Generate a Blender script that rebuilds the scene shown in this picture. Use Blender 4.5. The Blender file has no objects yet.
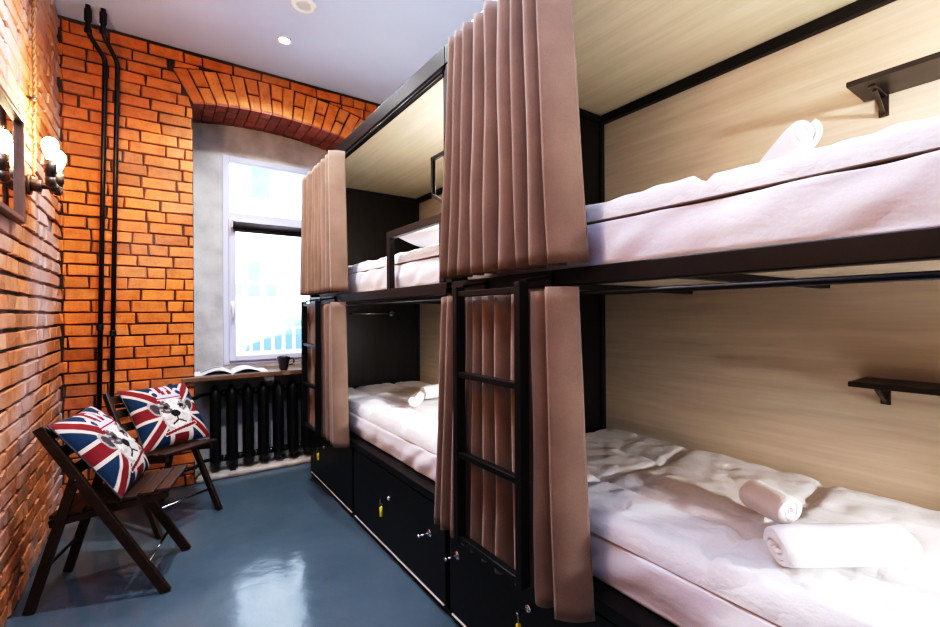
import bpy, bmesh, math, random
from mathutils import Vector, Matrix, noise
random.seed(11)
PI = math.pi
SC = bpy.context.scene
COL = SC.collection

# ------------------------------------------------------------------ materials
def new_mat(name):
    m = bpy.data.materials.new(name); m.use_nodes = True
    nt = m.node_tree
    return m, nt, nt.nodes['Principled BSDF']

def N(nt, t, **kw):
    n = nt.nodes.new(t)
    for k, v in kw.items(): setattr(n, k, v)
    return n

def ramp(nt, fac, stops):
    r = N(nt, 'ShaderNodeValToRGB')
    e = r.color_ramp.elements
    while len(e) < len(stops): e.new(0.5)
    for i, (p, c) in enumerate(stops):
        e[i].position = p; e[i].color = (*c, 1)
    nt.links.new(fac, r.inputs[0])
    return r.outputs[0]

def coords(nt, scale=(1, 1, 1), kind='Object'):
    tc = N(nt, 'ShaderNodeTexCoord'); mp = N(nt, 'ShaderNodeMapping')
    mp.inputs['Scale'].default_value = scale
    nt.links.new(tc.outputs[kind], mp.inputs[0])
    return mp.outputs[0]

def noise_tex(nt, vec, scale, detail=4, rough=.55):
    n = N(nt, 'ShaderNodeTexNoise')
    n.inputs['Scale'].default_value = scale; n.inputs['Detail'].default_value = detail
    n.inputs['Roughness'].default_value = rough
    nt.links.new(vec, n.inputs['Vector'])
    return n.outputs[0]

def bump(nt, b, height, strength=.3, dist=.01):
    n = N(nt, 'ShaderNodeBump')
    n.inputs['Strength'].default_value = strength; n.inputs['Distance'].default_value = dist
    nt.links.new(height, n.inputs['Height']); nt.links.new(n.outputs[0], b.inputs['Normal'])

def mixc(nt, fac, a, b, mode='MIX'):
    m = N(nt, 'ShaderNodeMix', data_type='RGBA', blend_type=mode)
    if isinstance(fac, (int, float)): m.inputs[0].default_value = fac
    else: nt.links.new(fac, m.inputs[0])
    for s, v in ((6, a), (7, b)):
        if isinstance(v, tuple): m.inputs[s].default_value = (*v, 1)
        else: nt.links.new(v, m.inputs[s])
    return m.outputs[2]

def simple(name, col, rough=.5, metal=0, var=.12, scale=8, bmp=0, bscale=60, spec=.5, sheen=0, coat=0):
    """A procedural material: base colour varied by noise, optional bump."""
    m, nt, b = new_mat(name)
    v = coords(nt)
    f = noise_tex(nt, v, scale)
    lo = tuple(max(0, c * (1 - var)) for c in col); hi = tuple(min(1, c * (1 + var)) for c in col)
    nt.links.new(ramp(nt, f, [(.3, lo), (.7, hi)]), b.inputs['Base Color'])
    b.inputs['Roughness'].default_value = rough; b.inputs['Metallic'].default_value = metal
    b.inputs['Specular IOR Level'].default_value = spec
    if sheen: b.inputs['Sheen Weight'].default_value = sheen
    if coat: b.inputs['Coat Weight'].default_value = coat; b.inputs['Coat Roughness'].default_value = .1
    if bmp: bump(nt, b, noise_tex(nt, v, bscale, 3), bmp, .004)
    return m

def emis(name, col, s):
    m, nt, b = new_mat(name)
    f = noise_tex(nt, coords(nt), 3)
    nt.links.new(ramp(nt, f, [(0, col), (1, col)]), b.inputs['Emission Color'])
    b.inputs['Emission Strength'].default_value = s
    b.inputs['Base Color'].default_value = (*col, 1)
    return m

def brick_mat(name, tint):
    m, nt, b = new_mat(name)
    at = N(nt, 'ShaderNodeAttribute', attribute_name='Col')
    v = coords(nt)
    n1 = noise_tex(nt, v, 14, 6, .65); n2 = noise_tex(nt, v, 90, 4, .7); n3 = noise_tex(nt, v, 1.6, 4)
    c = mixc(nt, 1.0, at.outputs[0], ramp(nt, n1, [(.25, (.62, .58, .55)), (.55, (1, 1, 1)), (.8, (1.0, .97, .9))]), 'MULTIPLY')
    # faded, dusty patches
    pale = ramp(nt, n3, [(.44, (0, 0, 0)), (.66, (tint, tint, tint))])
    c = mixc(nt, pale, c, (.52, .42, .42))
    nt.links.new(c, b.inputs['Base Color'])
    b.inputs['Roughness'].default_value = .62; b.inputs['Specular IOR Level'].default_value = .35
    mx = N(nt, 'ShaderNodeMath', operation='MULTIPLY_ADD'); nt.links.new(n1, mx.inputs[0]); mx.inputs[1].default_value = 1.6
    nt.links.new(n2, mx.inputs[2])
    bump(nt, b, mx.outputs[0], .55, .012)
    return m

def wood_mat(name, c0, c1, scale=(.9, 5, 5), rough=.45, grain='Y', bmp=.05, spec=.4, fine=6):
    """long-grain laminate or timber; grain axis stretched"""
    m, nt, b = new_mat(name)
    s = {'X': (scale[0], scale[1], scale[1]), 'Y': (scale[1], scale[0], scale[1]), 'Z': (scale[1], scale[1], scale[0])}[grain]
    v = coords(nt, s)
    n1 = noise_tex(nt, v, 2.2, 6, .6); n2 = noise_tex(nt, v, 11 * fine / 6, 5, .6)
    a = N(nt, 'ShaderNodeMath', operation='MULTIPLY_ADD'); nt.links.new(n2, a.inputs[0]); a.inputs[1].default_value = .6
    nt.links.new(n1, a.inputs[2])
    nt.links.new(ramp(nt, a.outputs[0], [(.5, c0), (1.05, c1)]), b.inputs['Base Color'])
    b.inputs['Roughness'].default_value = rough; b.inputs['Specular IOR Level'].default_value = spec
    bump(nt, b, n2, bmp, .003)
    return m

def cloth_mat(name, c0, c1, weave=900, rough=.9, bmp=.15, sheen=.2, wr=0):
    m, nt, b = new_mat(name)
    v = coords(nt)
    n1 = noise_tex(nt, v, 5); n2 = noise_tex(nt, v, weave / 3, 2)
    c = mixc(nt, .12, ramp(nt, n1, [(.3, c0), (.7, c1)]), ramp(nt, n2, [(.3, (0, 0, 0)), (.7, (1, 1, 1))]), 'OVERLAY')
    nt.links.new(c, b.inputs['Base Color'])
    b.inputs['Roughness'].default_value = rough; b.inputs['Sheen Weight'].default_value = sheen
    b.inputs['Specular IOR Level'].default_value = .2
    if wr:
        n3 = noise_tex(nt, coords(nt, (1.2, .6, 1.0)), 7, 4, .5)
        a = N(nt, 'ShaderNodeMath', operation='MULTIPLY_ADD'); nt.links.new(n3, a.inputs[0]); a.inputs[1].default_value = wr
        nt.links.new(n2, a.inputs[2]); a.inputs[2].default_value = 0
        rd = noise_tex(nt, coords(nt, (1.0, .7, 1.0)), 11, 4, .55)
        k = N(nt, 'ShaderNodeMath', operation='SUBTRACT'); nt.links.new(rd, k.inputs[0]); k.inputs[1].default_value = .5
        k2 = N(nt, 'ShaderNodeMath', operation='ABSOLUTE'); nt.links.new(k.outputs[0], k2.inputs[0])
        k3 = N(nt, 'ShaderNodeMath', operation='MULTIPLY_ADD'); nt.links.new(k2.outputs[0], k3.inputs[0]); k3.inputs[1].default_value = 1.3
        nt.links.new(n3, k3.inputs[2])
        bump(nt, b, k3.outputs[0], wr, .03)
    else:
        bump(nt, b, n2, bmp, .002)
    return m

M = {}
M['brick_left'] = brick_mat('brick_left', .75)
M['brick_far'] = brick_mat('brick_far', .12)
M['black'] = simple('black_metal', (.006, .006, .007), .42, 0, .3, 20, .05, 200, .5)
M['black_board'] = wood_mat('black_board', (.006, .005, .004), (.018, .014, .011), (.6, 6), .38, 'Z', .05)
M['drawer'] = simple('drawer_black', (.005, .005, .006), .40, 0, .3, 12, .06, 150, .5)
M['panel'] = wood_mat('panel_oak', (.56, .475, .36), (.72, .63, .50), (.35, 7), .42, 'Y', .03)
M['panel_lit'] = wood_mat('panel_oak_lit', (.62, .55, .40), (.77, .70, .53), (.35, 7), .4, 'Y', .03)  # paler, yellower oak copy: lamp light from below put into the colour
M['chair_wood'] = wood_mat('chair_wood', (.014, .007, .004), (.05, .025, .014), (1, 7), .38, 'X', .15, .5)
M['sill_wood'] = wood_mat('sill_wood', (.10, .055, .030), (.22, .13, .075), (.8, 8), .28, 'X', .08, .5)
M['curtain'] = cloth_mat('curtain_cloth', (.185, .125, .090), (.245, .168, .122), 1400, .85, .2, .35)
M['sheet'] = cloth_mat('sheet_cotton', (.73, .70, .73), (.79, .76, .79), 900, .75, .1, .15, .14)
M['duvet'] = cloth_mat('duvet_cotton', (.73, .715, .715), (.80, .785, .785), 900, .8, .1, .15, .38)
M['towel'] = cloth_mat('towel_terry', (.86, .85, .86), (.93, .92, .93), 700, .95, .6, .3)
M['iron'] = simple('cast_iron_black', (.007, .007, .008), .35, 0, .25, 12, .15, 90, .5)
M['plaster'] = simple('plaster_grey', (.50, .48, .46), .8, 0, .22, 5, .25, 30, .3)
M['ceiling'] = simple('ceiling_paint', (.50, .60, .86), .75, 0, .03, 2, .05, 40, .3)
M['concrete'] = simple('concrete', (.42, .38, .34), .8, 0, .3, 12, .5, 40, .3)
M['pvc'] = simple('pvc_white', (.55, .57, .72), .3, 0, .02, 4)
M['white_paint'] = simple('white_paint', (.85, .85, .86), .45, 0, .03, 4)
M['chrome'] = simple('chrome', (.75, .75, .76), .18, 1, .05, 30)
M['tag_yellow'] = simple('tag_yellow', (.85, .75, .03), .35, 0, .08, 20)
M['ceramic'] = simple('mug_dark', (.035, .03, .035), .25, 0, .15, 10)
M['blind'] = simple('blind_cloth', (.05, .05, .055), .6, 0, .2, 40)
M['gunmetal'] = simple('pipe_gunmetal', (.10, .085, .075), .4, .7, .3, 30, .1, 120)
M['rope'] = simple('rope_cable', (.30, .17, .08), .8, 0, .3, 120, .4, 300)
M['frame_wood'] = wood_mat('mirror_frame_wood', (.05, .025, .018), (.13, .07, .05), (1, 8), .4, 'Z', .1)
M['bulb'] = emis('bulb_glow', (1.0, .74, .45), 22)
M['spot_glow'] = emis('spot_glow', (1.0, .97, .93), 40)
M['rubber'] = simple('rubber', (.02, .02, .02), .8, 0, .2, 10)
M['shelf'] = wood_mat('shelf_board', (.018, .016, .013), (.045, .04, .034), (.8, 8), .32, 'Y', .05)
M['facade'] = simple('facade_render', (.86, .86, .88), .8, 0, .04, 1)
M['facade_glass'] = simple('facade_glass', (.19, .27, .33), .2, 0, .2, 2)
M['car_paint'] = simple('car_paint', (.085, .16, .21), .3, 0, .1, 1, 0, 60, .5)
M['car_glass'] = simple('car_glass', (.02, .07, .12), .15, 0, .1, 2)
M['tyre'] = simple('tyre', (.06, .10, .13), .8, 0, .1, 5)
M['asphalt'] = simple('asphalt', (.55, .57, .60), .9, 0, .1, 3, .2, 50)
M['mirror'] = simple('mirror_glass', (.86, .86, .90), .03, 1, .01, 2)
M['back_wall'] = simple('rear_wall_paint', (.62, .60, .58), .8, 0, .05, 2, .1, 30)

def glass_mat():
    m = bpy.data.materials.new('window_glass'); m.use_nodes = True
    nt = m.node_tree; nt.nodes.clear()
    o = N(nt, 'ShaderNodeOutputMaterial'); mx = N(nt, 'ShaderNodeMixShader')
    t = N(nt, 'ShaderNodeBsdfTransparent'); g = N(nt, 'ShaderNodeBsdfGlossy'); g.inputs['Roughness'].default_value = .02
    fr = N(nt, 'ShaderNodeFresnel'); fr.inputs[0].default_value = 1.35
    nt.links.new(ramp(nt, noise_tex(nt, coords(nt), 2), [(0, (.95, .97, 1)), (1, (.97, .98, 1))]), t.inputs[0])
    nt.links.new(fr.outputs[0], mx.inputs[0]); nt.links.new(t.outputs[0], mx.inputs[1]); nt.links.new(g.outputs[0], mx.inputs[2])
    nt.links.new(mx.outputs[0], o.inputs[0])
    return m
M['glass'] = glass_mat()

def floor_mat():
    m, nt, b = new_mat('painted_concrete_floor')
    v = coords(nt)
    n1 = noise_tex(nt, v, 2.2, 6, .6); n2 = noise_tex(nt, v, 6, 3, .5)
    nt.links.new(ramp(nt, n1, [(.3, (.075, .112, .140)), (.7, (.105, .145, .175))]), b.inputs['Base Color'])
    nt.links.new(ramp(nt, n2, [(.3, (.11, .11, .11)), (.75, (.19, .19, .19))]), b.inputs['Roughness'])
    b.inputs['Specular IOR Level'].default_value = .75
    n3 = noise_tex(nt, v, 8, 4, .55)
    bump(nt, b, n3, .22, .012)
    return m
M['floor'] = floor_mat()

def vcol_mat(name, rough=.85, bmp=.3):
    m, nt, b = new_mat(name)
    at = N(nt, 'ShaderNodeAttribute', attribute_name='Col')
    v = coords(nt); n = noise_tex(nt, v, 260, 2)
    nt.links.new(mixc(nt, .18, at.outputs[0], n, 'OVERLAY'), b.inputs['Base Color'])
    b.inputs['Roughness'].default_value = rough; b.inputs['Specular IOR Level'].default_value = .2
    bump(nt, b, n, bmp, .002)
    return m
M['cushion'] = vcol_mat('cushion_tapestry')
M['paper'] = vcol_mat('magazine_paper', .5, .02)

# ------------------------------------------------------------------ mesh builder
class MB:
    def __init__(s):
        s.v = []; s.f = []; s.c = []
    def add(s, vs, fs, col=None):
        b = len(s.v); s.v += [tuple(x) for x in vs]
        for i, f in enumerate(fs):
            s.f.append(tuple(b + k for k in f))
            s.c.append(col[i] if isinstance(col, list) else col)
        return s
    def box(s, lo, hi, mat=None, col=None):
        x0, y0, z0 = lo; x1, y1, z1 = hi
        vs = [(x0, y0, z0), (x1, y0, z0), (x1, y1, z0), (x0, y1, z0), (x0, y0, z1), (x1, y0, z1), (x1, y1, z1), (x0, y1, z1)]
        if mat is not None: vs = [mat @ Vector(p) for p in vs]
        return s.add(vs, [(3, 2, 1, 0), (4, 5, 6, 7), (0, 1, 5, 4), (1, 2, 6, 5), (2, 3, 7, 6), (3, 0, 4, 7)], col)
    def bar(s, p0, p1, w, h, up=(0, 0, 1)):
        """rectangular bar from p0 to p1; w across, h along the up hint"""
        p0 = Vector(p0); p1 = Vector(p1); d = (p1 - p0); L = d.length; d.normalize()
        u = Vector(up)
        if abs(u.dot(d)) > .98: u = Vector((1, 0, 0))
        sd = d.cross(u).normalized(); u = sd.cross(d).normalized()
        m = Matrix((sd, d, u)).transposed().to_4x4(); m.translation = p0
        return s.box((-w / 2, 0, -h / 2), (w / 2, L, h / 2), m)
    def tube(s, pts, r, n=10, cap=True):
        pts = [Vector(p) for p in pts]
        rs = r if isinstance(r, list) else [r] * len(pts)
        rings = []; prev = None
        for i, p in enumerate(pts):
            a = pts[max(i - 1, 0)]; c = pts[min(i + 1, len(pts) - 1)]
            t = (c - a).normalized()
            if prev is None:
                q = Vector((0, 0, 1)) if abs(t.z) < .9 else Vector((1, 0, 0))
                e1 = t.cross(q).normalized()
            else:
                e1 = (prev - t * prev.dot(t)).normalized()
            prev = e1; e2 = t.cross(e1)
            rings.append([p + (e1 * math.cos(2 * PI * k / n) + e2 * math.sin(2 * PI * k / n)) * rs[i] for k in range(n)])
        vs = [q for rg in rings for q in rg]; fs = []
        for i in range(len(rings) - 1):
            for k in range(n):
                k2 = (k + 1) % n
                fs.append((i * n + k, i * n + k2, (i + 1) * n + k2, (i + 1) * n + k))
        if cap:
            fs.append(tuple(range(n - 1, -1, -1))); fs.append(tuple((len(rings) - 1) * n + k for k in range(n)))
        return s.add(vs, fs)
    def lathe(s, prof, c=(0, 0, 0), n=24, mat=None, sx=1, sy=1):
        """prof: list of (r, z) turned about z"""
        vs = []; fs = []
        for r, z in prof:
            for k in range(n):
                a = 2 * PI * k / n
                p = Vector((r * math.cos(a) * sx, r * math.sin(a) * sy, z))
                if mat is not None: p = mat @ p
                vs.append(p + Vector(c))
        for i in range(len(prof) - 1):
            for k in range(n):
                k2 = (k + 1) % n
                fs.append((i * n + k, i * n + k2, (i + 1) * n + k2, (i + 1) * n + k))
        fs.append(tuple(range(n - 1, -1, -1))); fs.append(tuple((len(prof) - 1) * n + k for k in range(n)))
        return s.add(vs, fs)
    def grid(s, fn, nu, nv, colfn=None, closed_u=False):
        vs = []; fs = []; cs = []
        for j in range(nv + 1):
            for i in range(nu + (0 if closed_u else 1)):
                vs.append(fn(i / nu, j / nv))
        w = nu if closed_u else nu + 1
        for j in range(nv):
            for i in range(nu):
                i2 = (i + 1) % w
                fs.append((j * w + i, j * w + i2, (j + 1) * w + i2, (j + 1) * w + i))
                cs.append(colfn((i + .5) / nu, (j + .5) / nv) if colfn else None)
        return s.add(vs, fs, cs)
    def build(s, name, mat, parent=None, smooth=False, bevel=0, seg=2, off=(0, 0, 0), subsurf=0, solid=0):
        me = bpy.data.meshes.new(name)
        o3 = Vector(off)
        me.from_pydata([tuple(Vector(p) - o3) for p in s.v], [], s.f)
        if any(c is not None for c in s.c):
            ca = me.color_attributes.new('Col', 'FLOAT_COLOR', 'CORNER')
            for p, c in zip(me.polygons, s.c):
                for li in p.loop_indices: ca.data[li].color = (*(c or (.5, .5, .5)), 1)
        me.update()
        if smooth: me.shade_smooth()
        me.materials.append(mat)
        o = bpy.data.objects.new(name, me); COL.objects.link(o)
        if parent is not None: o.parent = parent
        if bevel:
            md = o.modifiers.new('edge', 'BEVEL'); md.width = bevel; md.segments = seg; md.limit_method = 'ANGLE'; md.angle_limit = .6
        if solid:
            md = o.modifiers.new('thick', 'SOLIDIFY'); md.thickness = solid; md.offset = 0
        if subsurf:
            md = o.modifiers.new('sub', 'SUBSURF'); md.levels = subsurf; md.render_levels = subsurf
        return o

def fixnormals(o):
    bm = bmesh.new(); bm.from_mesh(o.data); bmesh.ops.recalc_face_normals(bm, faces=bm.faces); bm.to_mesh(o.data); bm.free(); return o

def tag(o, label, cat, group=None):
    o['label'] = label; o['category'] = cat
    if group: o['group'] = group
    return o
def struct(o):
    o['kind'] = 'structure'; return o
def thing(name, label, cat, loc=(0, 0, 0), rz=0, group=None):
    o = bpy.data.objects.new(name, None); COL.objects.link(o)
    o.location = loc; o.rotation_euler = (0, 0, rz); o.empty_display_size = .1
    return tag(o, label, cat, group)
def dup(root, loc=None, rz=None, label=None, group=None):
    def rec(o, par):
        c = o.copy(); COL.objects.link(c); c.parent = par
        for ch in list(o.children): rec(ch, c)
        return c
    kids = list(root.children)
    r = root.copy(); COL.objects.link(r)
    for k in kids: rec(k, r)
    if loc is not None: r.location = loc
    if rz is not None: r.rotation_euler = (0, 0, rz)
    if label: r['label'] = label
    if group: r['group'] = group
    return r

# ------------------------------------------------------------------ room
XL, YF, ZC = -.515, 4.0, 3.28
XR, YB = 2.04, -2.2

struct(MB().box((XL - .3, YB - .2, -.1), (XR + .3, 4.6, 0)).build('floor', M['floor']))
struct(MB().box((XL - .3, YB - .2, ZC), (XR + .3, 4.6, ZC + .15)).build('ceiling', M['ceiling']))
struct(MB().box((XR, YB - .1, 0), (XR + .12, 4.6, ZC)).build('wall_right', M['back_wall']))
struct(MB().box((XL - .3, YB - .12, 0), (XR + .12, YB, ZC)).build('wall_back', M['back_wall']))

def brick(mb, P, u0, u1, z0, z1, col, depth=.011, quad=None, jd=.004):
    """one brick: P(u, z, d) -> world point, d = distance out of the mortar bed"""
    j = lambda a: random.uniform(-a, a)
    q = quad or [(u0, z0), (u1, z0), (u1, z1), (u0, z1)]
    q = [(a + j(.004), b + j(.0035)) for a, b in q]
    cu = sum(a for a, b in q) / 4; cz = sum(b for a, b in q) / 4
    def ins(p, t):
        a, b = p; l = math.hypot(a - cu, b - cz)
        return (a + (cu - a) * t / l, b + (cz - b) * t / l)
    base = [P(a, b, -.004) for a, b in q]
    mid = [P(*ins(p, .001), depth * .6) for p in q]
    fr = [P(*ins(p, .0085), depth + j(jd)) for p in q]
    vs = base + mid + fr; fs = []
    for k in range(4):
        k2 = (k + 1) % 4
        fs.append((k, k2, 4 + k2, 4 + k)); fs.append((4 + k, 4 + k2, 8 + k2, 8 + k))
    fs.append((8, 9, 10, 11))
    mb.add(vs, fs, [col] * len(fs))

def brick_col(base, var=.22):
    k = 1 + random.uniform(-var, var); h = random.uniform(-.10, .10)
    r = random.random()
    c = (base[0] * k, base[1] * k * (1 + h), base[2] * k * (1 + 2 * h))
    if r < .04: c = tuple(x * .7 for x in c)
    return c

MORTAR_L = (.020, .014, .010); MORTAR_F = (.045, .030, .020)
CH = .0815; J = .010
# left wall, running bond
mb = MB()
P_left = lambda u, z, d: (XL - .018 + d, u, z)
mb.box((XL - .3, YB, 0), (XL - .018, 4.3, ZC), None, MORTAR_L)
row = 0; z = 0.004
while z < ZC - .02:
    z1 = min(z + CH - .0165, ZC - .003)
    u = YB + (.135 if row % 2 else 0) + random.uniform(-.03, .03)
    while u < YF - .03:
        L = .215 if random.random() > .3 else .11
        u1 = min(u + L + random.uniform(-.012, .012), YF - .008)
        if u1 - u > .03:
            if random.random() > .012:
                brick(mb, P_left, u, u1, z, z1, brick_col((.52, .22, .10), .18), .016, None, .005)
        u = u1 + .014
    z += CH; row += 1
struct(mb.build('wall_left', M['brick_left']))

# far wall with the window niche under a flat brick arch
def circ(p, q, r):
    ax, ay = p; bx, by = q; cx, cy = r
    d = 2 * (ax * (by - cy) + bx * (cy - ay) + cx * (ay - by))
    ux = ((ax**2 + ay**2) * (by - cy) + (bx**2 + by**2) * (cy - ay) + (cx**2 + cy**2) * (ay - by)) / d
    uy = ((ax**2 + ay**2) * (cx - bx) + (bx**2 + by**2) * (ax - cx) + (cx**2 + cy**2) * (bx - ax)) / d
    return ux, uy, math.hypot(ax - ux, ay - uy)
NX0, NX1 = .234, 1.60
AC = circ((.232, 2.895), (.82, 2.945), (1.375, 2.885))
arch_z = lambda x: AC[1] + math.sqrt(AC[2]**2 - (x - AC[0])**2)
AH = .245                                            # voussoir height
YN = 4.42                                            # back plane of the niche
th = lambda x: math.asin((x - AC[0]) / AC[2])
mb = MB()
P_far = lambda u, z, d: (u, YF + .012 - d, z)
# mortar bed: solid masonry around the niche
mb.box((XL - .3, YF + .012, 0), (NX0, 4.6, ZC), None, MORTAR_F)
mb.box((NX1, YF + .012, 0), (XR + .1, 4.6, ZC), None, MORTAR_F)
nseg = 28
for k in range(nseg):
    x0 = NX0 + (NX1 - NX0) * k / nseg; x1 = NX0 + (NX1 - NX0) * (k + 1) / nseg
    za, zb = arch_z(x0) + .004, arch_z(x1) + .004
    vs = [(x0, YF + .012, za), (x1, YF + .012, zb), (x1, 4.6, zb), (x0, 4.6, za), (x0, YF + .012, ZC), (x1, YF + .012, ZC), (x1, 4.6, ZC), (x0, 4.6, ZC)]
    mb.add(vs, [(3, 2, 1, 0), (4, 5, 6, 7), (0, 1, 5, 4), (1, 2, 6, 5), (2, 3, 7, 6), (3, 0, 4, 7)], [MORTAR_F] * 6)
t0, t1 = th(NX0), th(NX1)
pol = lambda t, r: (AC[0] + r * math.sin(t), AC[1] + r * math.cos(t))
fl = lambda t, s: t + (t - (t0 + t1) / 2) * .11 * s          # bricks fan out towards the springings
EL0, EL1 = pol(t0, AC[2]), pol(fl(t0, 1), AC[2] + AH)         # the arch's two slanted ends
ER0, ER1 = pol(t1, AC[2]), pol(fl(t1, 1), AC[2] + AH)
def side_x(z, p, q): return p[0] + (q[0] - p[0]) * max(0, min(1, (z - p[1]) / (q[1] - p[1])))
ext_z = lambda x: AC[1] + math.sqrt((AC[2] + AH)**2 - (x - AC[0])**2)
row = 0; z = .004
while z < ZC - .02:
    z1 = min(z + CH - J, ZC - .003)
    u = XL - .06 - (.137 if row % 2 else 0) + random.uniform(-.03, .03)
    while u < XR:
        L = .205 if random.random() > .28 else .105
        a, b = max(u, XL + .006), u + L + random.uniform(-.012, .012)
        u = b + J
        col = brick_col((.62, .20, .047), .16)
        g = .002 if z1 < EL0[1] else J
        # left and right of the opening and of the arch's slanted ends
        l0, l1 = side_x(z, EL0, EL1) - g, side_x(z1, EL0, EL1) - g
        if z < EL1[1] and a < min(l0, l1) - .02:
            brick(mb, P_far, 0, 0, 0, 0, col, .012, [(a, z), (min(b, l0), z), (min(b, l1), z1), (a, z1)])
        r0, r1 = side_x(z, ER0, ER1) + g, side_x(z1, ER0, ER1) + g
        if z < ER1[1] and b > max(r0, r1) + .02:
            brick(mb, P_far, 0, 0, 0, 0, col, .012, [(max(a, r0), z), (b, z), (b, z1), (max(a, r1), z1)])
        # above the arch, cut along its back
        if z1 > EL1[1]:
            bot = lambda x: max(z, (ext_z(x) + .008) if EL1[0] < x < ER1[0] else z)
            aa, bb = a, b
            if z < EL1[1] and a < EL1[0]: aa = max(a, l0 + J)
            if z < ER1[1] and b > ER1[0]: bb = min(b, r0 - J)
            while bb - aa > .03 and z1 - bot(aa) < .012: aa += .01
            while bb - aa > .03 and z1 - bot(bb) < .012: bb -= .01
            if bb - aa > .03 and (z >= EL1[1] or aa > EL1[0] - .01):
                brick(mb, P_far, 0, 0, 0, 0, col, .012, [(aa, bot(aa)), (bb, bot(bb)), (bb, z1), (aa, z1)])
    z += CH; row += 1
# voussoirs
nv = 17
for k in range(nv):
    a = t0 + (t1 - t0) * k / nv; b = t0 + (t1 - t0) * (k + 1) / nv - .0024
    cuts = [(0, 1)] if k % 2 == 0 else [(0, .47), (.52, 1)]
    for c0, c1 in cuts:
        r0, r1 = AC[2] + AH * c0, AC[2] + AH * c1
        q = [pol(fl(a, c0), r0), pol(fl(b, c0), r0), pol(fl(b, c1), r1), pol(fl(a, c1), r1)]
        brick(mb, P_far, 0, 0, 0, 0, brick_col((.68, .25, .07), .14), .014, q)
    # the painted soffit: bricks running into the niche
    d = YF + .002
    while d < YN - .02:
        d1 = min(d + random.choice((.12, .12, .25)), YN)
        e = .010
        pts = []
        for rr in (AC[2] - e, AC[2] + .02):
            for (t, y) in ((a, d), (b, d), (b, d1 - .01), (a, d1 - .01)):
                x, zz = pol(t, rr); pts.append((x, y, zz))
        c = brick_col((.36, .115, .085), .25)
        mb.add(pts, [(0, 1, 2, 3), (7, 6, 5, 4), (1, 0, 4, 5), (2, 1, 5, 6), (3, 2, 6, 7), (0, 3, 7, 4)], [c] * 6)
        d = d1
far = struct(mb.build('wall_far', M['brick_far']))
# plastered back of the niche around the window, part of the far wall
WX0, WX1, WZ0, WZ1 = .472, 1.52, .845, 2.665
pl = MB()
pl.box((NX0 - .02, YN, 0), (WX0, 4.62, 3.0)); pl.box((WX1, YN, 0), (NX1 + .02, 4.62, 3.0))
pl.box((WX0, YN, 0), (WX1, 4.62, WZ0)); pl.box((WX0, YN, WZ1), (WX1, 4.62, 3.0))
pl.box((NX0 - .01, 4.25, 0), (NX1 + .01, YN, .75))                  # thicker apron below the sill
struct(pl.build('plaster_back', M['plaster'], far))
struct(MB().box((NX0 + .002, 3.99, 0), (NX1, 4.25, .035)).build('trim_1', M['concrete'], None, False, .012))

# ------------------------------------------------------------------ window
win = bpy.data.objects.new('window_1', None); COL.objects.link(win); win.location = (WX0, YN, WZ0); win['kind'] = 'structure'
off = win.location
w = MB(); FW = .055
y0, y1 = YN - .008, YN + .07
TR0, TR1 = 2.105, 2.175
w.box((WX0, y0, WZ0), (WX0 + FW, y1, WZ1)); w.box((WX1 - FW, y0, WZ0), (WX1, y1, WZ1))
w.box((WX0 + FW, y0, WZ0), (WX1 - FW, y1, WZ0 + .045)); w.box((WX0 + FW, y0, WZ1 - .045), (WX1 - FW, y1, WZ1))
w.box((WX0 + FW, y0, TR0), (WX1 - FW, y1, TR1))
w.build('frame', M['pvc'], win, bevel=.004, off=off)
s_ = MB(); SX0, SX1, SZ0, SZ1, SW = WX0 + FW - .012, WX1 - FW + .012, WZ0 + .033, TR0 + .012, .055
ys0, ys1 = YN - .03, YN + .045
s_.box((SX0, ys0, SZ0), (SX0 + SW, ys1, SZ1)); s_.box((SX1 - SW, ys0, SZ0), (SX1, ys1, SZ1))
s_.box((SX0 + SW, ys0, SZ0), (SX1 - SW, ys1, SZ0 + .045)); s_.box((SX0 + SW, ys0, SZ1 - .04), (SX1 - SW, ys1, SZ1))
s_.build('sash', M['pvc'], win, bevel=.005, off=off)
hd = MB(); hx = SX0 + .026
hd.box((hx - .013, ys0 - .006, 1.32), (hx + .013, ys0, 1.40)); hd.tube([(hx, ys0, 1.37), (hx, ys0 - .04, 1.37), (hx, ys0 - .046, 1.36), (hx, ys0 - .046, 1.24)], .009)
hd.build('handle', M['white_paint'], win, True, off=off)
MB().box((SX0 + SW, YN + .012, SZ0 + .045), (SX1 - SW, YN + .018, SZ1 - .04)).build('pane', M['glass'], win, off=off)
MB().box((WX0 + FW, YN + .02, TR1), (WX1 - FW, YN + .026, WZ1 - .045)).build('pane', M['glass'], win, off=off)

# dark roller blind, rolled up at the head of the opening sash
t = thing('roller_blind', 'dark rolled-up roller blind at the top of the opening window sash', 'blind', (.55, YN - .055, 2.055))
off = t.location
MB().tube([(SX0 + .03, YN - .062, 2.062), (SX1 - .02, YN - .062, 2.062)], .027, 16).build('roll', M['blind'], t, True, off=off)
MB().box((SX0 + .035, YN - .040, 2.012), (SX1 - .025, YN - .036, 2.06)).box((SX0 + .035, YN - .046, 2.005), (SX1 - .025, YN - .033, 2.018)).build('bottom_rail', M['blind'], t, off=off)
MB().box((SX0 + .018, YN - .092, 2.03), (SX0 + .03, YN - .031, 2.095)).build('bracket', M['chrome'], t, bevel=.003, off=off)

# sill
sill = MB().box((.150, 3.965, .775), (NX1 - .01, YN - .001, .812)).build('window_sill', M['sill_wood'], None, bevel=.006)
struct(sill); sill['label'] = 'brown wooden window sill above the black radiator'

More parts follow.
